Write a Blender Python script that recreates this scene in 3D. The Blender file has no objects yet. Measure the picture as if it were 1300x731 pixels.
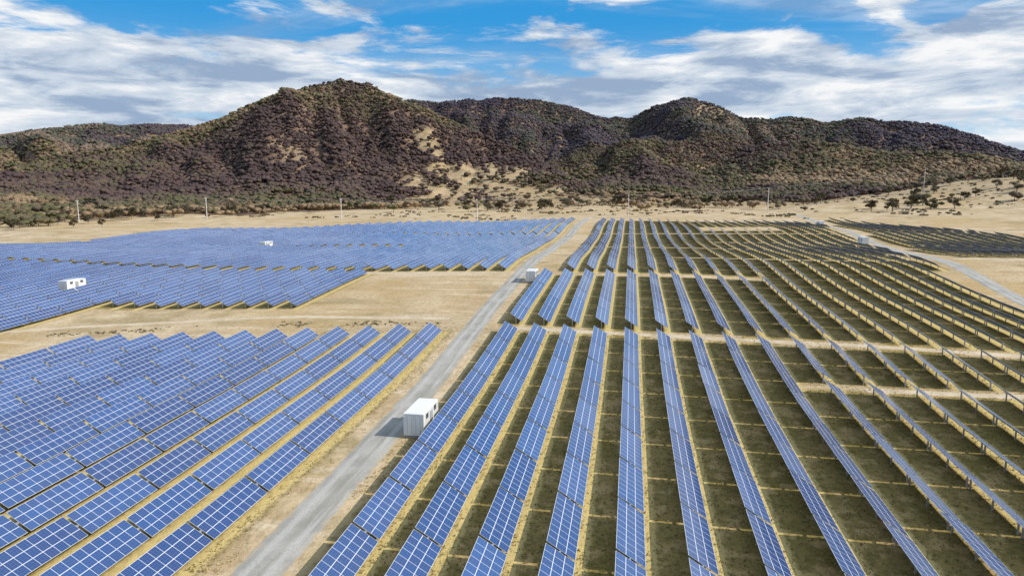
import bpy, bmesh, math, random
import numpy as np
from mathutils import Vector, Matrix
random.seed(7); rng=np.random.default_rng(7)
scene=bpy.context.scene
COL=scene.collection

# ------------------------------------------------------------------ noise
TAB=rng.random((256,256))
def vnoise(x,y):
    x=np.asarray(x,float); y=np.asarray(y,float)
    xi=np.floor(x).astype(int); yi=np.floor(y).astype(int)
    fx=x-xi; fy=y-yi
    fx=fx*fx*(3-2*fx); fy=fy*fy*(3-2*fy)
    a=TAB[xi%256,yi%256]; b=TAB[(xi+1)%256,yi%256]; c=TAB[xi%256,(yi+1)%256]; d=TAB[(xi+1)%256,(yi+1)%256]
    return (a*(1-fx)+b*fx)*(1-fy)+(c*(1-fx)+d*fx)*fy
def fbm(x,y,o=4):
    s=0; a=.5; t=0
    for i in range(o):
        s=s+a*vnoise(x*2**i+17.3*i,y*2**i+5.1*i); t+=a; a*=.5
    return s/t
def sstep(a,b,x):
    t=np.clip((x-a)/(b-a),0,1); return t*t*(3-2*t)

# ------------------------------------------------------------------ terrain height (metres)
_yy=np.arange(-400,7000,2.0)
_zz=np.interp(_yy,[-400,50,90,130,160,190,212,255,300,360,430,520,700,1000,7000],
                  [0,0,1.1,3.0,4.6,6.9,7.9,5.9,6.2,7.8,9.2,10.5,12,14,14])
_k=np.exp(-np.linspace(-2.2,2.2,17)**2); _k/=_k.sum()
_zz=np.convolve(np.pad(_zz,8,mode='edge'),_k,'valid')
R_AZ=-9.8
main=np.array([(-52,1400,14),(-44,1400,45),(-34,1420,72),(-28.5,1450,112),(-24.8,1500,146),(-21.5,1500,182),(-18.6,1480,210),(-16.2,1480,236),(-13.8,1480,245),(-11.4,1450,232),
 (-8.3,1380,192),(-5.8,1300,160),(-3.2,1220,130),(0,1120,94),(2.6,1020,58),(5,930,28),(8,900,13)],float)
left=np.array([(-60,2200,60),(-45,2200,120),(-38.7,2200,145),(-36.3,2200,160),(-33.5,2200,182),(-30.8,2200,198),(-27.4,2200,206),(-24.8,2200,200),(-19,2200,150),(-14,2200,90)],float)
back=np.array([(-20,2300,190),(-14,2300,270),(-8.9,2300,299),(-5,2300,308),(-1.9,2300,314),(1.9,2300,310),(5.1,2300,286),(7.7,2280,248),(9.6,2200,234),(11.4,2100,256),(13,2060,270),(14.5,2050,276),
 (16.3,2050,252),(18.1,2000,216),(21.5,1950,204),(24.2,1900,191),(27,1850,186),(29.9,1800,172),(31.8,1800,154),(34.1,1750,124),(36.4,1700,97),(40.5,1650,50),(50,1600,20)],float)
spur=np.array([(4,1500,14),(8,1500,110),(11,1480,128),(14,1450,112),(17,1420,92),(20,1400,104),(23,1380,112),(26,1350,96),(29,1330,80),(32,1300,84),(35,1280,70),(40,1250,35),(50,1200,14)],float)
zb_const=14
def _ridge(tab,az,R,base,zb,seed,gul=.38):
    a=tab[:,0]+R_AZ
    Rr=np.interp(az,a,tab[:,1]); zr=np.interp(az,a,tab[:,2],left=zb_const,right=zb_const)
    s=(R-base)/(Rr-base)
    up=np.clip(s,0,1)
    prof=.5*up**1.15+.5*up*up*(3-2*up)
    dn=np.exp(-(np.clip(s-1,0,None)/.55)**2)
    g=fbm(az*.30+seed+R*.0009,R*.0014+seed,2)
    g2=fbm(az*1.0+seed*2-R*.002,R*.003,2)
    mod=1-4*up*(1-up)*(gul*(1-np.abs(2*g-1)*1.8)+.10*(g2-.5)*2)
    return zb+(zr-zb)*np.where(s<=1,prof*mod,dn)
def basef(az): return np.interp(az,np.array([-90,-37,-20,-10,-3,3,8,15,25,37,90])+R_AZ,[520,520,570,640,760,780,700,680,700,800,800])
def hills(x,y):
    R=np.hypot(x,y)+1e-6; az=np.degrees(np.arctan2(x,y))
    base=basef(az)
    zb=14.0
    h=np.full_like(R,zb)
    for tab,seed in ((main,3.1),(left,9.7),(back,21.3),(spur,33.9)):
        h=np.maximum(h,_ridge(tab,az,R,base+60 if tab is not back else base+250,zb,seed))
    n=(fbm(x*.007,y*.007,3)-.5)
    s=np.clip((h-18)/60,0,1)
    h=h+n*22*s
    return h,az,R,base
def H(x,y):
    x=np.asarray(x,float); y=np.asarray(y,float)
    z=np.interp(y,_yy,_zz)
    left_f=1-.22*sstep(-30,-90,x)*1.0
    z=z*left_f
    far=sstep(60,140,y)
    z=z+far*(np.sin(y*.052+x*.011+.6)*.55+np.sin(x*.035+y*.015)*.7*sstep(40,120,np.abs(x+10)))
    z=z+fbm(x*.02+40,y*.02,2)*1.0*sstep(60,160,np.hypot(x,y))
    z=z+27*np.exp(-((x-345)/150)**2-((y-655)/115)**2)+10*np.exp(-((x-520)/200)**2-((y-520)/150)**2)
    z=z+22*np.exp(-((x+175)/125)**2-((y-930)/110)**2)+6*np.exp(-((x+60)/90)**2-((y-820)/70)**2)
    if np.any(y>480) or np.any(np.abs(x)>500):
        h,az,R,base=hills(x,y)
        w=sstep(-60,60,R-base)
        back_=sstep(-50,200,y)
        z=z+w*back_*np.maximum(h-14,0)
        z=z+(fbm(x*.006,y*.006,3)-.5)*8*sstep(450,700,np.hypot(x,y))
        z=z+(fbm(x*.02,y*.02,3)-.5)*7*sstep(650,850,np.hypot(x,y))
    return z
def h1(x,y): return float(H(np.array([x]),np.array([y]))[0])

# ------------------------------------------------------------------ node helpers
def newmat(name):
    m=bpy.data.materials.new(name); m.use_nodes=True
    nt=m.node_tree; b=nt.nodes["Principled BSDF"]; return m,nt,b
def val(nt,sock,v):
    if isinstance(v,bpy.types.NodeSocket): nt.links.new(v,sock)
    else: sock.default_value=v
def M(nt,op,a,b=0.0,c=None,clamp=False):
    n=nt.nodes.new('ShaderNodeMath'); n.operation=op; n.use_clamp=clamp
    val(nt,n.inputs[0],a); val(nt,n.inputs[1],b)
    if c is not None: val(nt,n.inputs[2],c)
    return n.outputs[0]
def noise(nt,vec,scale,detail=4,rough=.55,dist=0.0):
    n=nt.nodes.new('ShaderNodeTexNoise'); n.inputs['Scale'].default_value=scale; n.inputs['Detail'].default_value=detail
    n.inputs['Roughness'].default_value=rough; n.inputs['Distortion'].default_value=dist
    if vec is not None: nt.links.new(vec,n.inputs['Vector'])
    return n.outputs['Fac']
def mix(nt,f,a,b,mode='MIX'):
    n=nt.nodes.new('ShaderNodeMix'); n.data_type='RGBA'; n.blend_type=mode; n.clamp_factor=True
    val(nt,n.inputs[0],f)
    for s,v in ((n.inputs[6],a),(n.inputs[7],b)):
        if isinstance(v,tuple): s.default_value=(v[0],v[1],v[2],1)
        else: nt.links.new(v,s)
    return n.outputs[2]
def rampf(nt,x,lo,hi):
    n=nt.nodes.new('ShaderNodeMapRange'); n.interpolation_type='SMOOTHSTEP'
    nt.links.new(x,n.inputs[0]); n.inputs[1].default_value=lo; n.inputs[2].default_value=hi
    return n.outputs[0]
def attr(nt,name):
    n=nt.nodes.new('ShaderNodeAttribute'); n.attribute_name=name; return n.outputs['Fac']
def pos(nt):
    return nt.nodes.new('ShaderNodeNewGeometry').outputs['Position']
def bump(nt,b,h,strength=.4,dist=.1):
    n=nt.nodes.new('ShaderNodeBump'); n.inputs['Strength'].default_value=strength; n.inputs['Distance'].default_value=dist
    nt.links.new(h,n.inputs['Height']); nt.links.new(n.outputs[0],b.inputs['Normal'])
def scalevec(nt,v,s,off=None):
    n=nt.nodes.new('ShaderNodeVectorMath'); n.operation='MULTIPLY'; nt.links.new(v,n.inputs[0]); n.inputs[1].default_value=s
    if off:
        k=nt.nodes.new('ShaderNodeVectorMath'); k.operation='ADD'; nt.links.new(n.outputs[0],k.inputs[0]); k.inputs[1].default_value=off; return k.outputs[0]
    return n.outputs[0]
def simple(name,col,rough=.6,metal=0,var=.15,sc=3.0):
    m,nt,b=newmat(name)
    n=noise(nt,pos(nt),sc,3)
    c=mix(nt,n,tuple(x*(1-var) for x in col),tuple(min(1,x*(1+var)) for x in col))
    nt.links.new(c,b.inputs['Base Color']); b.inputs['Roughness'].default_value=rough; b.inputs['Metallic'].default_value=metal
    return m

# ------------------------------------------------------------------ field layout
PITCH=5.5; XR=.7; XL=3.4; TL=9.0        # row lattices of the right-hand and left-hand arrays
def xroad(y): return np.interp(y,[-60,60,153,225,294,380,459,560,700],[78,80,85,92,100,107,112,116,150])
kiosks=[(-24.5,77),(-24.6,173),(-140,151),(-149,262),(95.5,304),(103,400)]
rows={}
def add(x,y0,y1):
    if y1-y0>5: rows.setdefault(round(x,3),[]).append((y0,y1))
def cut(segs,a,b):
    out=[]
    for s,e in segs:
        if e<=a or s>=b: out.append((s,e)); continue
        if s<a: out.append((s,a))
        if e>b: out.append((b,e))
    return out
for k in range(-4,19):
    x=XR+PITCH*k
    g=123-(x+22)*.07
    segs=[(6,432+(k%3)*2-max(0,x-40)*.25)]
    if k==-4: segs=[(6,182)]
    segs=cut(segs,g,g+5)
    if x<36: segs=cut(segs,182,188)
    if x>28: segs=cut(segs,98.5,102)
    if x>15: segs=cut(segs,222,225)
    segs=cut(segs,268,271)
    if x>36: segs=cut(segs,305,308)
    segs=cut(segs,340,343)
    if 38<x<74: segs=cut(segs,352,378)
    ys=np.arange(0,440,1.0); bad=ys[(xroad(ys)-6.5)<x]
    if len(bad): segs=cut(segs,bad.min()-5,bad.max()+1)
    for (kx,ky) in kiosks[2:]:
        if abs(kx-x)<4: segs=cut(segs,ky-5,ky+5)
    for s in segs: add(x,*s)
for k in range(-18,-6):
    x=XL+PITCH*k
    add(x,4,121+(x+32)*.22)
for k in range(-43,-6):
    x=XL+PITCH*k
    segs=[]
    if x<-73:
        s0=138-(0 if x>-123 else 52)+(x+100)*.02
        segs.append((s0,181))
    e=433+(x+30)*.40
    segs.append((187,e))
    if x<-90: segs=cut(segs,259,264)
    segs=cut(segs,330,333)
    for (kx,ky) in kiosks[2:]:
        if abs(kx-x)<3: segs=cut(segs,ky-4,ky+4)
    for s in segs: add(x,*s)
for k in range(19,32):
    x=XR+PITCH*k
    ys=np.arange(228,470,1.0)
    ok=ys[(xroad(ys)+7)<x]
    if len(ok):
        hi=min(ok.max(),462-(x-118)*2.4)
        segs=[(232,hi)]; segs=cut(segs,282,286); segs=cut(segs,350,353)
        if hi>240:
            for s in segs: add(x,*s)
def field_mask(x,y):
    m=np.zeros_like(x)
    for xx,segs in rows.items():
        sel=np.abs(x-xx)<=PITCH/2
        if not sel.any(): continue
        v=m[sel]; ysel=y[sel]
        for a,b in segs: v=np.maximum(v,((ysel>a-1)&(ysel<b+1)).astype(float))
        m[sel]=v
    return m

# ------------------------------------------------------------------ ground mesh
def axis(fine0,fine1,step,far_lo,far_hi,mid,midmax,grow=1.03):
    c=list(np.arange(fine0,fine1+1e-6,step))
    s=step; v=fine1
    while v<far_hi:
        s=min(s*grow,midmax) if v<mid else s*1.35
        v+=s; c.append(v)
    s=step; v=fine0; l=[]
    while v>far_lo:
        s=min(s*grow,midmax) if v>-mid else s*1.35
        v-=s; l.append(v)
    return np.array(l[::-1]+c)
gx=axis(-240,200,1.6,-7000,7000,2300,15,1.06)
gy=axis(0,450,1.8,-900,7000,2600,14,1.05)
GX,GY=np.meshgrid(gx,gy)
GZ=H(GX.ravel(),GY.ravel())
X=GX.ravel(); Y=GY.ravel()
nx,ny=len(gx),len(gy)
def grid_mesh(name,nx,ny,co):
    me=bpy.data.meshes.new(name)
    i=np.arange(nx-1); j=np.arange(ny-1); I,J=np.meshgrid(i,j)
    a=(J*nx+I).ravel(); f=np.stack([a,a+1,a+nx+1,a+nx],1).astype(np.int32)
    me.vertices.add(len(co)); me.vertices.foreach_set('co',co.astype(np.float32).ravel())
    me.loops.add(f.size); me.loops.foreach_set('vertex_index',f.ravel())
    me.polygons.add(len(f)); me.polygons.foreach_set('loop_start',np.arange(0,f.size,4,dtype=np.int32))
    me.polygons.foreach_set('loop_total',np.full(len(f),4,dtype=np.int32))
    me.polygons.foreach_set('use_smooth',np.ones(len(f),bool))
    me.update(calc_edges=True)
    return me
me=grid_mesh('ground',nx,ny,np.stack([X,Y,GZ],1))
def fattr(me,name,v,dom='POINT'):
    a=me.attributes.new(name,'FLOAT',dom); a.data.foreach_set('value',np.asarray(v,np.float32))
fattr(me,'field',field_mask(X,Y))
fattr(me,'leftside',(X<-31).astype(float))
def forest_density(x,y):
    h,az,R,base=hills(x,y)
    d=sstep(-10,70,R-base+ (fbm(x*.008,y*.008,3)-.5)*200)
    a=az-R_AZ
    wob=fbm(x*.015+4,y*.015,4)
    clear=np.exp(-((a+4.0)/5.0)**2-((R-890)/120)**2)
    clear2=.62*np.exp(-((a+6.5)/1.6)**2-((R-1050)/110)**2)
    clear3=.9*np.exp(-((a-1.0)/5.0)**2-((R-820)/75)**2)
    n=fbm(x*.009+9,y*.009,4)
    patch=sstep(.62,.72,n)*.6
    mx=np.maximum(np.maximum(clear,clear2),clear3)
    c=np.clip(1.9*mx-(wob-.42)*2.8,0,.92)*(mx>.08)
    d=d*(1-c)*(1-patch)
    return np.clip(d,0,1),R,base,a
fd,_,_,_=forest_density(X,Y)
fattr(me,'forest',fd*(Y>400))
hb,_,Rv,bv=hills(X,Y)
fattr(me,'upland',sstep(560,800,Rv)*(Y>400))
ground=bpy.data.objects.new('ground',me); COL.objects.link(ground)

m,nt,b=newmat('dry_grassland')
P=pos(nt)
sep=nt.nodes.new('ShaderNodeSeparateXYZ'); nt.links.new(P,sep.inputs[0])
fld=attr(nt,'field'); fst=attr(nt,'forest'); lf=attr(nt,'leftside'); upl=attr(nt,'upland')
nbig=noise(nt,P,.018,3,.6); nmid=noise(nt,P,.11,5,.62,.4); nfine=noise(nt,P,1.3,4,.7)
streak=noise(nt,scalevec(nt,P,(.03,.35,.1)),1.0,3,.65,.6)
npat=noise(nt,P,.05,5,.68,.5)
dry=mix(nt,rampf(nt,nmid,.35,.68),(.44,.325,.19),(.59,.465,.305))
dry=mix(nt,M(nt,'MULTIPLY',rampf(nt,nbig,.45,.66),.75),dry,(.46,.32,.145))
dry=mix(nt,M(nt,'MULTIPLY',rampf(nt,streak,.50,.68),.7),dry,(.64,.525,.375))
dry=mix(nt,M(nt,'MULTIPLY',rampf(nt,nfine,.46,.70),.65),dry,(.27,.20,.10))
dry=mix(nt,M(nt,'MULTIPLY',rampf(nt,npat,.52,.66),.6),dry,(.27,.21,.10))
dry=mix(nt,M(nt,'MULTIPLY',upl,.58),dry,mix(nt,rampf(nt,npat,.36,.62),(.39,.285,.155),(.21,.15,.085)))
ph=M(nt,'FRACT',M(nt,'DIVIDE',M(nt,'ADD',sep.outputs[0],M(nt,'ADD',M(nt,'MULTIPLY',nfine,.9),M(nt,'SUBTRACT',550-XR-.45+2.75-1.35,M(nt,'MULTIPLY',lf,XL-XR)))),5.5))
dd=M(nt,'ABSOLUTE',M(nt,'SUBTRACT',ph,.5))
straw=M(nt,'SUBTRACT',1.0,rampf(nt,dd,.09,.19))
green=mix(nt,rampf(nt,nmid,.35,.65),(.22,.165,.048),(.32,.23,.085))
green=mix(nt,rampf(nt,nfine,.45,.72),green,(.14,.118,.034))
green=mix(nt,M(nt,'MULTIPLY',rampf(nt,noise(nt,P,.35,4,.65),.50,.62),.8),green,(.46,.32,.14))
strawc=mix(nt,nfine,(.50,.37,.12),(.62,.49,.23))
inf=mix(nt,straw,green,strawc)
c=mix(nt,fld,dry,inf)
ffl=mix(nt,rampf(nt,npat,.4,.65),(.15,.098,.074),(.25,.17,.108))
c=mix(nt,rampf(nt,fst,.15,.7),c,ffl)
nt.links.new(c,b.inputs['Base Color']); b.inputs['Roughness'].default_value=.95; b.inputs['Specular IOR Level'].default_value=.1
hgt=M(nt,'ADD',M(nt,'MULTIPLY',nfine,.8),M(nt,'MULTIPLY',nmid,2.0))
bump(nt,b,hgt,.8,.3)
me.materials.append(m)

# ------------------------------------------------------------------ tracks
def track(name,pts,w,mat,lift=.05,step=2.0,nw=6,wob=.25):
    pts=np.array(pts,float); d=np.r_[0,np.cumsum(np.hypot(*np.diff(pts,axis=0).T))]
    t=np.arange(0,d[-1],step); 
    cx=np.interp(t,d,pts[:,0]); cy=np.interp(t,d,pts[:,1])
    kk=np.ones(9)/9
    cx=np.convolve(np.pad(cx,4,mode='edge'),kk,'valid'); cy=np.convolve(np.pad(cy,4,mode='edge'),kk,'valid')
    tx=np.gradient(cx); ty=np.gradient(cy); L=np.hypot(tx,ty)+1e-9; nxv=ty/L; nyv=-tx/L
    co=[];uv=[]
    for j in range(len(t)):
        for i in range(nw+1):
            s=(i/nw-.5)*w
            if i in (0,nw): s+=(fbm(np.array([t[j]*.25]),np.array([i*7.7]),3)[0]-.5)*2*wob*2
            x=cx[j]+nxv[j]*s; y=cy[j]+nyv[j]*s; co.append((x,y)); uv.append((i/nw-.5)*w)
    co=np.array(co); z=H(co[:,0],co[:,1])+lift
    e=np.tile(np.r_[-.12,np.zeros(nw-1),-.12],len(t)); z=z+e
    me=grid_mesh(name,nw+1,len(t),np.c_[co,z]); fattr(me,'across',np.array(uv))
    me.materials.append(mat); o=bpy.data.objects.new(name,me); COL.objects.link(o); return o
m,nt,b=newmat('gravel_track'); P=pos(nt); ac=attr(nt,'across')
n1=noise(nt,P,.25,5,.6); n2=noise(nt,P,6,4,.7); n3=noise(nt,scalevec(nt,P,(1.2,.06,1)),1.0,4,.6)
c=mix(nt,rampf(nt,n1,.35,.65),(.31,.295,.26),(.42,.40,.355))
wt=M(nt,'SUBTRACT',1.0,rampf(nt,M(nt,'ABSOLUTE',M(nt,'SUBTRACT',M(nt,'ABSOLUTE',ac),.95)),.15,.5))
c=mix(nt,M(nt,'MULTIPLY',wt,.65),c,(.50,.48,.44))
c=mix(nt,M(nt,'MULTIPLY',rampf(nt,n2,.42,.72),.55),c,(.20,.19,.165))
c=mix(nt,M(nt,'MULTIPLY',rampf(nt,n3,.48,.66),.65),c,(.25,.23,.19))
edge=rampf(nt,M(nt,'ADD',M(nt,'ABSOLUTE',ac),M(nt,'MULTIPLY',noise(nt,P,.7,4,.7),2.6)),2.95,3.75)
c=mix(nt,edge,c,(.43,.335,.21))
nt.links.new(c,b.inputs['Base Color']); b.inputs['Roughness'].default_value=.95; bump(nt,b,n2,.5,.06)
gravel=m
m,nt,b=newmat('dirt_track'); P=pos(nt)
c=mix(nt,rampf(nt,noise(nt,P,.4,5,.6),.35,.65),(.48,.38,.25),(.60,.50,.36)); c=mix(nt,M(nt,'MULTIPLY',rampf(nt,noise(nt,P,4,4,.7),.45,.75),.5),c,(.34,.265,.16))
nt.links.new(c,b.inputs['Base Color']); b.inputs['Roughness'].default_value=.95
dirt=m
track('gravel_road',[(-28.2,-10),(-28.2,50),(-28.6,90),(-29,130),(-29.3,160),(-29.2,200),(-29,300),(-28,440),(-26,470)],5.2,gravel)
track('gravel_road',[(78,-20),(80,60),(85,153),(92,225),(100,294),(107,380),(112,459),(116,520)],5.2,gravel)
track('dirt_track',[(-25,125.6),(0,123.9),(30,121.8),(76,118.6)],2.4,dirt,.04)
track('dirt_track',[(31,100.2),(76,100.2)],2.2,dirt,.04)
track('dirt_track',[(-240,184),(-150,184),(-80,184.2),(-34,184.4)],3.0,dirt,.04)
track('dirt_track',[(94,226),(125,222),(165,205),(205,180)],4.0,dirt,.04)
track('dirt_track',[(-26.5,470),(-27,445),(20,440),(60,440),(108,452)],3.5,dirt,.06)
track('dirt_track',[(-33,131),(-70,131.5),(-110,122),(-135,106),(-170,90)],2.6,dirt,.04)
track('dirt_track',[(-33,436),(-120,402),(-236,356),(-300,330),(-420,300)],3.5,dirt,.06)

# ------------------------------------------------------------------ solar arrays
m,nt,b=newmat('photovoltaic_glass')
uvn=nt.nodes.new('ShaderNodeUVMap'); uvn.uv_map='uv'
s=nt.nodes.new('ShaderNodeSeparateXYZ'); nt.links.new(uvn.outputs[0],s.inputs[0])
def line(coord,per,w):
    f=M(nt,'FRACT',M(nt,'DIVIDE',coord,per)); a=M(nt,'ABSOLUTE',M(nt,'SUBTRACT',f,.5))
    return M(nt,'GREATER_THAN',a,.5-w/per/2)
MW=.976; MH=2.75/3
fr=M(nt,'MAXIMUM',M(nt,'MULTIPLY',line(s.outputs[0],MW,.045),.8),line(s.outputs[1],MH,.055))
cl=M(nt,'MAXIMUM',line(s.outputs[0],MW/3,.014),line(s.outputs[1],MH/3,.014))
rn=attr(nt,'rnd'); P=pos(nt)
sheen_patch=noise(nt,P,.03,3)  # drives patchy pale sheen, put in for sky reflected off the glass
base=mix(nt,rn,(.006,.036,.150),(.022,.080,.25))
base=mix(nt,M(nt,'MULTIPLY',sheen_patch,.40),base,(.07,.13,.29))
wn=nt.nodes.new('ShaderNodeTexWhiteNoise'); wn.noise_dimensions='3D'
cmb=nt.nodes.new('ShaderNodeCombineXYZ')
nt.links.new(M(nt,'FLOOR',M(nt,'DIVIDE',s.outputs[0],MW)),cmb.inputs[0]); nt.links.new(M(nt,'FLOOR',M(nt,'DIVIDE',s.outputs[1],MH)),cmb.inputs[1]); nt.links.new(M(nt,'MULTIPLY',rn,91.7),cmb.inputs[2])
nt.links.new(cmb.outputs[0],wn.inputs['Vector'])
base=mix(nt,M(nt,'MULTIPLY',wn.outputs['Value'],.4),base,(.035,.055,.15))
base=mix(nt,M(nt,'MULTIPLY',cl,.35),base,(.22,.28,.42))
base=mix(nt,M(nt,'MULTIPLY',fr,.95),base,(.68,.70,.73))
nt.links.new(base,b.inputs['Base Color'])
nt.links.new(M(nt,'ADD',M(nt,'MULTIPLY',fr,.25),.18),b.inputs['Roughness']); b.inputs['IOR'].default_value=1.75
nt.links.new(M(nt,'MULTIPLY',rampf(nt,M(nt,'ADD',M(nt,'MULTIPLY',sheen_patch,.8),M(nt,'MULTIPLY',rn,.2)),.38,.66),.6),b.inputs['Sheen Weight'])
b.inputs['Sheen Roughness'].default_value=.4; b.inputs['Sheen Tint'].default_value=(.93,.93,1,1)
glass=m
alu=simple('aluminium_frame',(.62,.63,.65),.4,.3)
backs=simple('panel_backsheet',(.20,.21,.235),.6)
steel=simple('galvanised_steel',(.42,.43,.44),.5,.4)
W=2.75; TILT=math.radians(32); HC=1.36
BOXF=[(0,3,2,1),(4,5,6,7),(0,1,5,4),(1,2,6,5),(2,3,7,6),(3,0,4,7)]
def build_row(x,y0,y1):
    n=max(1,int(round((y1-y0)/TL))); L=(y1-y0)/n
    V=[];F=[];MI=[];UV=[];RN=[]
    ya=y0+L*np.arange(n)+.17; yb=y0+L*np.arange(1,n+1)-.17
    za=H(np.full(n,x),ya); zb=H(np.full(n,x),yb)
    base_t=TILT+random.uniform(-.012,.012)
    def box(pts,mats,uvs,r):
        i=len(V); V.extend(pts)
        for fi,f in enumerate(BOXF):
            F.append(tuple(i+q for q in f)); MI.append(mats[fi]); RN.append(r)
            UV.extend(uvs if (fi==1 and uvs) else [(0,0)]*4)
    for j in range(n):
        t=base_t+random.gauss(0,.009); r=random.random()
        if random.random()<.03: t+=random.uniform(-.06,.04)
        ct,st=math.cos(t),math.sin(t); a,c_=ya[j],yb[j]; zc=HC+random.uniform(-.03,.03)
        th=.045
        def pt(sx,yy,zg,off):
            return (x+sx*W/2*ct+off*st, yy, zg+zc-sx*W/2*st+off*ct)
        za_,zb_=za[j],zb[j]
        lo=[pt(-1,a,za_,-th),pt(1,a,za_,-th),pt(1,c_,zb_,-th),pt(-1,c_,zb_,-th)]
        hi=[pt(-1,a,za_,0),pt(1,a,za_,0),pt(1,c_,zb_,0),pt(-1,c_,zb_,0)]
        LL=round((c_-a)/MW)*MW
        box(lo+hi,[2,0,1,1,1,1],[(0,0),(0,3*MH),(LL,3*MH),(LL,0)],r)
        q=.075; tz=-.14
        def tb(dx,dz,yy,zg): return (x+dx+tz*st,yy,zg+zc+dz+tz*ct)
        box([tb(-q,-q,a-.17,za_),tb(q,-q,a-.17,za_),tb(q,-q,c_+.17,zb_),tb(-q,-q,c_+.17,zb_),
             tb(-q,q,a-.17,za_),tb(q,q,a-.17,za_),tb(q,q,c_+.17,zb_),tb(-q,q,c_+.17,zb_)],[3]*6,None,r)
        for fy in (.02,.5,.98):
            yy=a+(c_-a)*fy; zg=za_+(zb_-za_)*fy; pw=.07
            xb=x+tz*st
            top=zg+zc-.22
            box([(xb-pw,yy-pw,zg-.3),(xb+pw,yy-pw,zg-.3),(xb+pw,yy+pw,zg-.3),(xb-pw,yy+pw,zg-.3),
                 (xb-pw,yy-pw,top),(xb+pw,yy-pw,top),(xb+pw,yy+pw,top),(xb-pw,yy+pw,top)],[3]*6,None,r)
        if y0<300 and abs(x)<110:
            for fy in (.12,.37,.63,.88):
                yy=a+(c_-a)*fy; zg=za_+(zb_-za_)*fy
                l2=[];h2=[]
                for sx,dy in ((-.85,-.03),(.85,-.03),(.85,.03),(-.85,.03)):
                    l2.append(pt(sx,yy+dy,zg,-.12)); h2.append(pt(sx,yy+dy,zg,-.05))
                box(l2+h2,[3]*6,None,r)
    me=bpy.data.meshes.new('solar_panel_row'); me.from_pydata(V,[],F)
    for mm in (glass,alu,backs,steel): me.materials.append(mm)
    me.polygons.foreach_set('material_index',MI)
    ul=me.uv_layers.new(name='uv'); ul.data.foreach_set('uv',np.array(UV,np.float32).ravel())
    fattr(me,'rnd',RN,'FACE'); me.update()
    o=bpy.data.objects.new('solar_panel_row',me); COL.objects.link(o)
for xx,segs in rows.items():
    for a,b_ in segs: build_row(xx,a,b_)

# ------------------------------------------------------------------ inverter containers
white=simple('white_paint',(.80,.80,.78),.45,0,.04,1.5)
greyp=simple('grey_paint',(.33,.35,.37),.5)
dark=simple('dark_louvre',(.06,.065,.07),.6)
conc=simple('concrete',(.42,.40,.37),.9)
def mesh_obj(name,boxes,mat,parent,bev=0):
    bm=bmesh.new()
    for (cx,cy,cz,sx,sy,sz) in boxes:
        r=bmesh.ops.create_cube(bm,size=1)
        for v in r['verts']:
            v.co=Vector((cx+v.co.x*sx,cy+v.co.y*sy,cz+v.co.z*sz))
    me=bpy.data.meshes.new(name); bm.to_mesh(me); bm.free(); me.materials.append(mat)
    o=bpy.data.objects.new(name,me); COL.objects.link(o); o.parent=parent
    if bev:
        md=o.modifiers.new('bevel','BEVEL'); md.width=bev; md.segments=2
    return o
def container(x,y,rot=0):
    e=bpy.data.objects.new('inverter_container',None); COL.objects.link(e)
    e.location=(x,y,h1(x,y)); e.rotation_euler=(0,0,rot)
    Wd,Ln,Ht=2.44,6.06,2.6; z0=.35
    mesh_obj('concrete_plinth',[(0,s*2.5,.1,2.7,.5,.55) for s in (-1,1)]+[(0,0,.08,2.7,.5,.5)],conc,e)
    mesh_obj('body',[(0,0,z0+Ht/2,Wd-.10,Ln-.10,Ht-.1)],white,e)
    ribs=[]
    for i in range(26):
        yy=-Ln/2+.3+i*(Ln-.6)/25
        ribs+= [(sx*(Wd/2-.035),yy,z0+Ht/2,.05,.12,Ht-.35) for sx in (-1,1)]
    mesh_obj('corrugation',ribs,white,e)
    fr=[]
    for sx in (-1,1):
        for sy in (-1,1): fr.append((sx*(Wd/2-.06),sy*(Ln/2-.06),z0+Ht/2,.16,.16,Ht+.02))
        fr+= [(sx*(Wd/2-.05),0,z0+Ht-.06,.13,Ln-.28,.14),(sx*(Wd/2-.05),0,z0+.06,.13,Ln-.28,.16)]
    for sy in (-1,1): fr+= [(0,sy*(Ln/2-.05),z0+Ht-.06,Wd-.28,.13,.14),(0,sy*(Ln/2-.05),z0+.06,Wd-.28,.13,.16)]
    mesh_obj('corner_frame',fr,white,e,.015)
    mesh_obj('roof',[(0,0,z0+Ht-.01,Wd-.3,Ln-.3,.06)]+[(0,-2.6+i*.65,z0+Ht+.035,Wd-.4,.10,.03) for i in range(9)],white,e)
    mesh_obj('end_doors',[(sx*.54,-Ln/2+.02,z0+Ht/2,1.03,.05,Ht-.34) for sx in (-1,1)],white,e,.01)
    mesh_obj('door_bars',[(sx*d,-Ln/2-.025,z0+Ht/2,.035,.035,Ht-.4) for sx in (-1,1) for d in (.25,.8)],greyp,e)
    mesh_obj('side_louvres',[(Wd/2+.01,yy,z0+1.75+.09*i,.05,.9,.045) for yy in (-1.6,1.7) for i in range(7)]+[(-Wd/2-.01,yy,z0+1.0+.09*i,.05,.9,.045) for yy in (-1.6,1.7) for i in range(10)],dark,e)
    mesh_obj('side_door',[(Wd/2+.02,.1,z0+1.15,.05,.95,2.0)],greyp,e,.01)
    mesh_obj('air_conditioner',[(.4,Ln/2+.2,z0+1.6,.9,.4,.8),(-.6,Ln/2+.2,z0+1.6,.8,.4,.8)],greyp,e,.03)
    return e
for kx,ky in kiosks: container(kx,ky)

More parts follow.
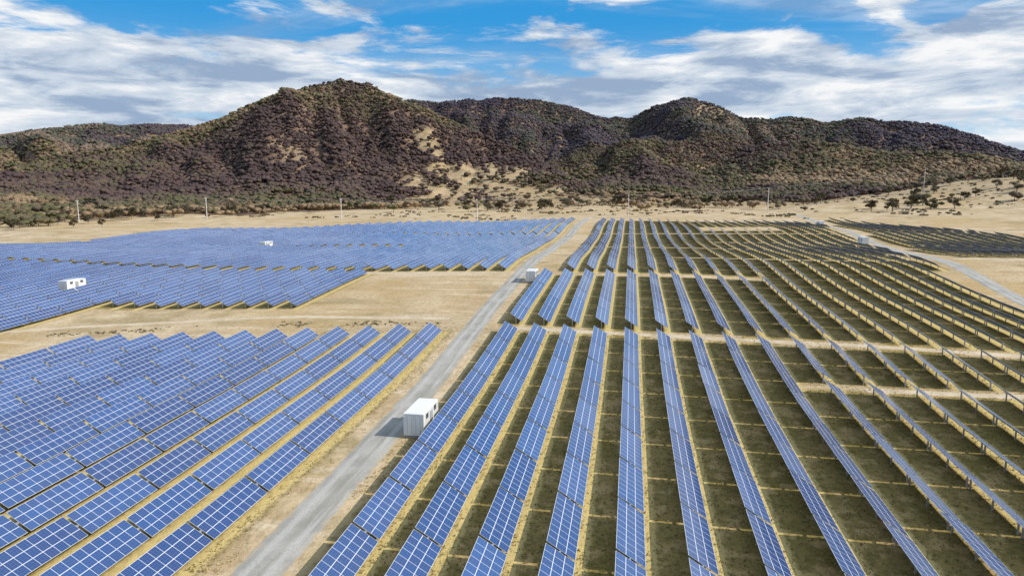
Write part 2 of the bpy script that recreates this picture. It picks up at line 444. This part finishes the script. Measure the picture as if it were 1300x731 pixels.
# ------------------------------------------------------------------ power poles
wood=simple('weathered_pole',(.62,.60,.57),.8)
def pole(x,y,rot,hgt=13):
    e=bpy.data.objects.new('power_pole',None); COL.objects.link(e); e.location=(x,y,h1(x,y)-.3); e.rotation_euler=(0,0,rot)
    bm=bmesh.new(); r=bmesh.ops.create_cone(bm,segments=10,radius1=.32,radius2=.2,depth=hgt,cap_ends=True)
    for v in r['verts']: v.co.z+=hgt/2
    me=bpy.data.meshes.new('shaft'); bm.to_mesh(me); bm.free(); me.materials.append(wood); o=bpy.data.objects.new('shaft',me); COL.objects.link(o); o.parent=e
    mesh_obj('crossarm',[(0,.25,hgt-.7,2.6,.16,.2),(0,.25,hgt-2.4,1.8,.14,.16)],wood,e)
    mesh_obj('insulators',[(dx,.25,hgt-.45,.14,.14,.3) for dx in (-1.2,-.4,.4,1.2)],greyp,e)
PP=[(-470,396),(-374,414),(-287,429),(-196,445),(-104,461),(-1.5,478),(105,560),(246,640)]
for i,(x,y) in enumerate(PP): pole(x,y,1.4,15 if i<6 else 19)
bmw=bpy.data.curves.new('power_lines','CURVE'); bmw.dimensions='3D'; bmw.bevel_depth=.02
for off in (-1.2,0,1.2):
    pts=[]
    for i in range(len(PP)-1):
        (x1,y1),(x2,y2)=PP[i],PP[i+1]; z1=h1(x1,y1)+(14.3 if i<6 else 18.3); z2=h1(x2,y2)+(14.3 if i+1<6 else 18.3)
        for q in range(10):
            t=q/10; pts.append((x1+(x2-x1)*t,y1+(y2-y1)*t+off,z1+(z2-z1)*t-4*1.6*t*(1-t),1))
    sp=bmw.splines.new('POLY'); sp.points.add(len(pts)-1); sp.points.foreach_set('co',np.array(pts,np.float32).ravel())
bmw.materials.append(greyp); wo=bpy.data.objects.new('power_lines',bmw); COL.objects.link(wo)

# ------------------------------------------------------------------ vegetation
def foliage_mat(name,cols):
    m,nt,b=newmat(name); P=pos(nt); t=attr(nt,'tint')
    r=nt.nodes.new('ShaderNodeValToRGB'); nt.links.new(t,r.inputs[0]); cr=r.color_ramp
    cr.elements[0].position=0; cr.elements[0].color=cols[0][1]+(1,); cr.elements[1].position=1; cr.elements[1].color=cols[-1][1]+(1,)
    for p_,c_ in cols[1:-1]:
        e_=cr.elements.new(p_); e_.color=c_+(1,)
    n_=noise(nt,P,.9,1,.7)
    c=mix(nt,rampf(nt,n_,.3,.7),scalevec(nt,r.outputs[0],(.75,.75,.78)),scalevec(nt,r.outputs[0],(1.45,1.4,1.3)))
    nt.links.new(c,b.inputs['Base Color']); b.inputs['Roughness'].default_value=.8; b.inputs['Specular IOR Level'].default_value=.2
    return m
foliage=foliage_mat('eucalypt_foliage',[(0,(.068,.046,.044)),(.25,(.105,.070,.058)),(.45,(.082,.068,.044)),(.65,(.088,.086,.038)),(.85,(.150,.104,.064)),(1,(.23,.165,.10))])
foliage_hazed=foliage_mat('hazed_eucalypt_foliage',[(0,(.058,.049,.066)),(.25,(.088,.064,.070)),(.45,(.068,.066,.060)),(.65,(.076,.082,.052)),(.85,(.125,.094,.074)),(1,(.18,.135,.10))])  # bluer copy of the foliage; distance haze is put into the colour
bark=simple('eucalypt_bark',(.30,.26,.22),.9,0,.3,2)

bm=bmesh.new(); bmesh.ops.create_icosphere(bm,subdivisions=1,radius=1)
ICO_V=np.array([v.co[:] for v in bm.verts]); ICO_F=np.array([[v.index for v in f.verts] for f in bm.faces]); bm.free()
def crown_proto(nl,spread,hgt,seed,trunk=True):
    r=np.random.default_rng(seed); V=[];F=[];n=0
    for i in range(nl):
        c=np.array([r.normal(0,spread),r.normal(0,spread),hgt*(.62+.2*r.random()) ])
        s=np.array([1,1,.75])*(.24+.16*r.random())
        v=ICO_V*(1+r.normal(0,.16,(len(ICO_V),1)))*s+c
        V.append(v); F.append(ICO_F+n); n+=len(v)
    if trunk:
        a=np.array([[-.03,-.02,-.1],[.03,-.02,-.1],[0,.035,-.1],[-.02,-.015,.7],[.02,-.015,.7],[0,.02,.7]])
        V.append(a); F.append(np.array([[0,1,4],[0,4,3],[1,2,5],[1,5,4],[2,0,3],[2,3,5]])+n)
    return np.vstack(V),np.vstack(F)
def scatter(name,protos,P,S,T,mat):
    N=len(P); pid=rng.integers(0,len(protos),N); VV=[];FF=[];TT=[];off=0
    for i,(pv,pf) in enumerate(protos):
        idx=np.where(pid==i)[0]
        if not len(idx): continue
        a=rng.random(len(idx))*6.283; ca,sa=np.cos(a),np.sin(a)
        x=pv[None,:,0]*ca[:,None]-pv[None,:,1]*sa[:,None]; y=pv[None,:,0]*sa[:,None]+pv[None,:,1]*ca[:,None]; z=np.broadcast_to(pv[None,:,2],x.shape)
        v=np.stack([x,y,z],2)*S[idx][:,None,:]+P[idx][:,None,:]
        f=pf[None]+ (np.arange(len(idx))*len(pv))[:,None,None]+off
        VV.append(v.reshape(-1,3)); FF.append(f.reshape(-1,3)); TT.append(np.repeat(T[idx],len(pv))); off+=len(idx)*len(pv)
    V=np.vstack(VV);F=np.vstack(FF).astype(np.int32)
    me=bpy.data.meshes.new(name); me.vertices.add(len(V)); me.vertices.foreach_set('co',V.astype(np.float32).ravel())
    me.loops.add(F.size); me.loops.foreach_set('vertex_index',F.ravel()); me.polygons.add(len(F))
    me.polygons.foreach_set('loop_start',np.arange(0,F.size,3,dtype=np.int32)); me.polygons.foreach_set('loop_total',np.full(len(F),3,dtype=np.int32))
    me.update(calc_edges=True); fattr(me,'tint',np.concatenate(TT)); me.materials.append(mat)
    o=bpy.data.objects.new(name,me); COL.objects.link(o); return o
N=180000
az=np.radians(rng.uniform(-51,32,N)); R=np.sqrt(rng.uniform(480**2,2420**2,N))
fx=R*np.sin(az); fy=R*np.cos(az)
d,Rr,base,aa=forest_density(fx,fy)
hh,_,_,_=hills(fx,fy)
keep=rng.random(N)<(d*.66+.010*(R>560)+.05*((R>640)&(np.abs(aa-2)<16)))
h2,_,_,_=hills(fx*1.03,fy*1.03)
keep&=(h2>hh-12)&((fx<100)|(fy>520))&(fx>-1500)
fx,fy,d,R=fx[keep],fy[keep],d[keep],R[keep]
fz=H(fx,fy)
sz=(4.2+5.0*rng.random(len(fx))**1.4)*(.8+.35*fbm(fx*.02,fy*.02,2))
S=np.stack([sz*1.05,sz*1.05,sz*.95],1)
tn=np.clip(.42+(fbm(fx*.004+3,fy*.004,3)-.5)*2.2+(fbm(fx*.02,fy*.02+8,2)-.5)*.6+rng.normal(0,.15,len(fx)),0,1)  # broad noise darkens and lightens crown tints, painting cloud shadow over the forest
near=R<900; farr=R>1560
mid=~near&~farr
pr_near=[crown_proto(6,.22,1.0,s) for s in range(5)]
pr_far=[crown_proto(2,.17,.85,s+50,False) for s in range(7)]
Pt=np.stack([fx,fy,fz-.15*sz],1)
scatter('eucalyptus_forest',pr_near,Pt[near],S[near],tn[near],foliage)
scatter('eucalyptus_forest',pr_far,Pt[mid],S[mid]*1.2,tn[mid],foliage)
scatter('distant_eucalyptus_forest',pr_far,Pt[farr],S[farr]*1.3,tn[farr],foliage_hazed)

def tree_mesh(seed):
    r=random.Random(seed); V=[];F=[];MI=[];T=[]
    def limb(p0,p1,r0,r1,seg=6):
        d=(p1-p0).normalized(); u=d.orthogonal().normalized(); w=d.cross(u); i=len(V)
        for p,rr in ((p0,r0),(p1,r1)):
            for q in range(seg):
                a=q/seg*6.283; V.append(tuple(p+(u*math.cos(a)+w*math.sin(a))*rr)); T.append(.5)
        for q in range(seg): F.append((i+q,i+(q+1)%seg,i+seg+(q+1)%seg,i+seg+q)); MI.append(1)
    fork=Vector((r.uniform(-.3,.3),r.uniform(-.3,.3),1.5+r.random()*.8))
    limb(Vector((0,0,-.3)),fork,.38,.26)
    tips=[]
    for i in range(7):
        a=i*.9+r.uniform(-.4,.4); out=r.uniform(1.0,2.8); up=r.uniform(.6,4.0)
        mid=fork+Vector((math.cos(a)*out*.5,math.sin(a)*out*.5,up*.6)); tip=fork+Vector((math.cos(a)*out,math.sin(a)*out,up))
        limb(fork,mid,.17,.11,5); limb(mid,tip,.11,.04,5); tips+=[tip,mid.lerp(tip,.4)+Vector((r.uniform(-.8,.8),r.uniform(-.8,.8),r.uniform(-.2,.8)))]
    tips.append(fork+Vector((0,0,4.0)))
    for tp in tips:
        rad=r.uniform(.9,1.5); tt=r.uniform(.3,.75)
        for j in range(110):
            v=Vector((r.gauss(0,1),r.gauss(0,1),r.gauss(0,.75))); v=v.normalized()*rad*(r.random()**.45); v.z*=.85
            c=tp+v; s=r.uniform(.16,.34)
            a=Vector((r.gauss(0,1),r.gauss(0,1),r.gauss(0,1))).normalized(); bb=a.orthogonal().normalized()
            i=len(V); V.extend([tuple(c-a*s),tuple(c+bb*s*.6),tuple(c+a*s),tuple(c-bb*s*.6)]); T.extend([min(1,max(0,tt+r.uniform(-.15,.15)))]*4)
            F.append((i,i+1,i+2,i+3)); MI.append(0)
    me=bpy.data.meshes.new('eucalyptus_tree'); me.from_pydata(V,[],F); me.materials.append(foliage); me.materials.append(bark)
    me.polygons.foreach_set('material_index',MI); fattr(me,'tint',T); me.update(); return me
TM=[tree_mesh(s) for s in range(5)]
def tree(x,y,s):
    o=bpy.data.objects.new('eucalyptus_tree',random.choice(TM)); COL.objects.link(o)
    o.location=(x,y,h1(x,y)-.1); o.rotation_euler=(0,0,random.random()*6.28); o.scale=(s,s,s*random.uniform(.85,1.05))
TL_=[(181,520,1.5),(170,528,1.3),(200,540,1.7),(213,553,1.2),(225,530,1.3),(283,570,1.5),(296,585,1.7),(312,560,1.1),(345,575,1.6),(355,590,1.4),(365,580,1.6),(380,600,1.2),
   (-330,470,1.5),(-300,520,1.2),(-350,395,1.0),(-365,380,1.1),(-378,392,.9),(-310,360,.7),(-322,352,.8),(-390,420,1.3),(-345,335,1.0),(-352,342,.8),(-240,560,1.2),(-120,620,1.4),(-100,610,1.1),(-60,660,1.5),
   (40,620,1.3),(90,650,1.5),(130,700,1.3),(10,700,1.4),(-190,640,1.2),(240,760,1.6),(300,800,1.5),(-420,480,1.4),(-440,500,1.5),(-405,520,1.2)]
rt=random.Random(3)
for i in range(26): TL_.append((rt.uniform(-460,-290),rt.uniform(400,500),rt.uniform(.7,1.4)))
for i in range(48): TL_.append((rt.uniform(-260,330),rt.uniform(590,740),rt.uniform(.8,1.5)))
for i in range(12): TL_.append((rt.uniform(180,420),rt.uniform(520,680),rt.uniform(.7,1.4)))
for x,y,s in TL_: tree(x,y,s)

n=500; t=rng.random(n)
sx=-30-140*t+rng.normal(0,1.5,n); sy=np.interp(sx,[-170,-130,-90,-60,-30],[93,110,121,127,129])+rng.normal(0,1.0,n)-1
kp=(fbm(sx*.12,sy*.12,2)>.5)&(sx<-36); sx,sy=sx[kp],sy[kp]
n2=6000; ax=rng.uniform(-650,500,n2); ay=rng.uniform(460,950,n2)
kp=(fbm(ax*.02+5,ay*.02,3)>.51)&(forest_density(ax,ay)[0]<.5); ax,ay=ax[kp],ay[kp]
bx=np.r_[sx,ax]; by=np.r_[sy,ay]; s_=np.r_[rng.uniform(.2,.45,len(sx)),rng.uniform(1.0,2.8,len(ax))]
scatter('low_scrub',[crown_proto(4,.35,.45,s+80,False) for s in range(5)],np.stack([bx,by,H(bx,by)-.15*s_],1),np.stack([s_*1.2,s_*1.2,s_],1),np.r_[rng.uniform(.6,.72,len(sx)),rng.uniform(.3,.95,len(ax))],foliage)

m,nt,b=newmat('grass_tuft'); t=attr(nt,'tint')
c=mix(nt,t,(.22,.18,.055),(.60,.47,.22)); nt.links.new(c,b.inputs['Base Color']); b.inputs['Roughness'].default_value=.9
tuft=m
def tuft_proto(seed):
    r=np.random.default_rng(seed); V=[];F=[]
    for i in range(6):
        a=r.random()*6.28; o=r.normal(0,.12,2); l=r.uniform(.5,1); w=.1
        V+=[(o[0]-w*math.sin(a),o[1]+w*math.cos(a),0),(o[0]+w*math.sin(a),o[1]-w*math.cos(a),0),(o[0]+math.cos(a)*l*.6,o[1]+math.sin(a)*l*.6,l)]
        F.append((3*i,3*i+1,3*i+2))
    return np.array(V),np.array(F)
n=80000
tx=rng.uniform(-60,65,n); ty=45+rng.random(n)**1.5*80
fm=field_mask(tx,ty)
dens=fbm(tx*.15,ty*.15,3)
road=(np.abs(tx+28.6)<2.5)
kp=(~road)&(rng.random(n)<np.where(fm>0,.55,sstep(.40,.60,dens)*.9))&~((fm>0)&(tx<-34))
tx,ty,fm=tx[kp],ty[kp],fm[kp]
s_=rng.uniform(.12,.36,len(tx))
tn=np.where(fm>0,rng.uniform(0,.7,len(tx)),rng.uniform(.3,1,len(tx)))
scatter('grass_tufts',[tuft_proto(s) for s in range(6)],np.stack([tx,ty,H(tx,ty)-.02],1),np.stack([s_,s_,s_],1),tn,tuft)

# ------------------------------------------------------------------ sky
w=bpy.data.worlds.new('World'); scene.world=w; w.use_nodes=True; nt=w.node_tree
for n in list(nt.nodes): nt.nodes.remove(n)
out=nt.nodes.new('ShaderNodeOutputWorld'); bg=nt.nodes.new('ShaderNodeBackground'); nt.links.new(bg.outputs[0],out.inputs[0])
sky=nt.nodes.new('ShaderNodeTexSky'); sky.sky_type='NISHITA'; sky.sun_disc=False
ELEV=math.radians(38); sky.sun_elevation=ELEV; sky.sun_rotation=math.radians(92); sky.altitude=700; sky.air_density=1.0; sky.dust_density=.4; sky.ozone_density=3
tc=nt.nodes.new('ShaderNodeTexCoord'); D=tc.outputs['Generated']
sp=nt.nodes.new('ShaderNodeSeparateXYZ'); nt.links.new(D,sp.inputs[0]); dz=M(nt,'MAXIMUM',sp.outputs[2],0.0)
blue=mix(nt,rampf(nt,sp.outputs[2],.06,.23),(4.0,6.6,8.8),(.2,3.3,7.6))
blue=mix(nt,rampf(nt,sp.outputs[2],.28,.55),blue,(3.4,5.0,7.6))  # unseen sky above the view, paled to lift and neutralise fill in shadows
skyc=mix(nt,.86,sky.outputs[0],blue)
inv=M(nt,'DIVIDE',1.0,M(nt,'ADD',dz,.10))
cb=nt.nodes.new('ShaderNodeCombineXYZ'); nt.links.new(M(nt,'MULTIPLY',sp.outputs[0],inv),cb.inputs[0]); nt.links.new(M(nt,'MULTIPLY',sp.outputs[1],inv),cb.inputs[1])
wisp=noise(nt,scalevec(nt,cb.outputs[0],(.45,1.1,1),(3.3,7.1,0)),.8,6,.62,.9)
cum=noise(nt,scalevec(nt,D,(3.0,3.0,12.5),(1.7,4.2,2.1)),1.9,8,.58,.3)
low=M(nt,'SUBTRACT',1.0,rampf(nt,sp.outputs[2],.14,.235))
hic=rampf(nt,sp.outputs[2],.30,.55)  # extra cloud cover above the view, added for the same ambient fill
cover=M(nt,'MAXIMUM',rampf(nt,M(nt,'ADD',cum,M(nt,'ADD',M(nt,'MULTIPLY',low,.20),M(nt,'MULTIPLY',hic,.09))),.52,.65),M(nt,'MULTIPLY',rampf(nt,wisp,.44,.70),.55))
shade=noise(nt,scalevec(nt,D,(3.0,3.0,15),(8.3,1.1,5.0)),2.3,8,.60,.35)
sh2=M(nt,'ADD',M(nt,'MULTIPLY',shade,.8),M(nt,'MULTIPLY',cum,.2))
ccol=mix(nt,rampf(nt,sh2,.40,.53),(3.1,4.2,5.9),(6.2,7.0,8.0))
ccol=mix(nt,rampf(nt,sh2,.51,.62),ccol,(9.3,9.4,9.5))
final=mix(nt,cover,skyc,ccol)
nt.links.new(final,bg.inputs['Color']); bg.inputs['Strength'].default_value=.10

# ------------------------------------------------------------------ sun
l=bpy.data.lights.new('sun','SUN'); l.energy=4.7; l.angle=math.radians(.5); l.color=(1,.95,.87)
so=bpy.data.objects.new('sun',l); COL.objects.link(so)
a=math.radians(92); sv=Vector((math.sin(a)*math.cos(ELEV),math.cos(a)*math.cos(ELEV),math.sin(ELEV)))
so.rotation_euler=sv.to_track_quat('Z','Y').to_euler(); so.location=(100,0,200)

# ------------------------------------------------------------------ camera
cam=bpy.data.cameras.new('camera'); cam.sensor_width=36; cam.lens=24.0; cam.clip_start=.5; cam.clip_end=20000
co=bpy.data.objects.new('camera',cam); COL.objects.link(co); co.location=(0,0,30)
co.rotation_euler=(math.radians(90-8.37),0,math.radians(9.8)); scene.camera=co
scene.view_settings.view_transform='Standard'; scene.view_settings.look='None'; scene.view_settings.exposure=0
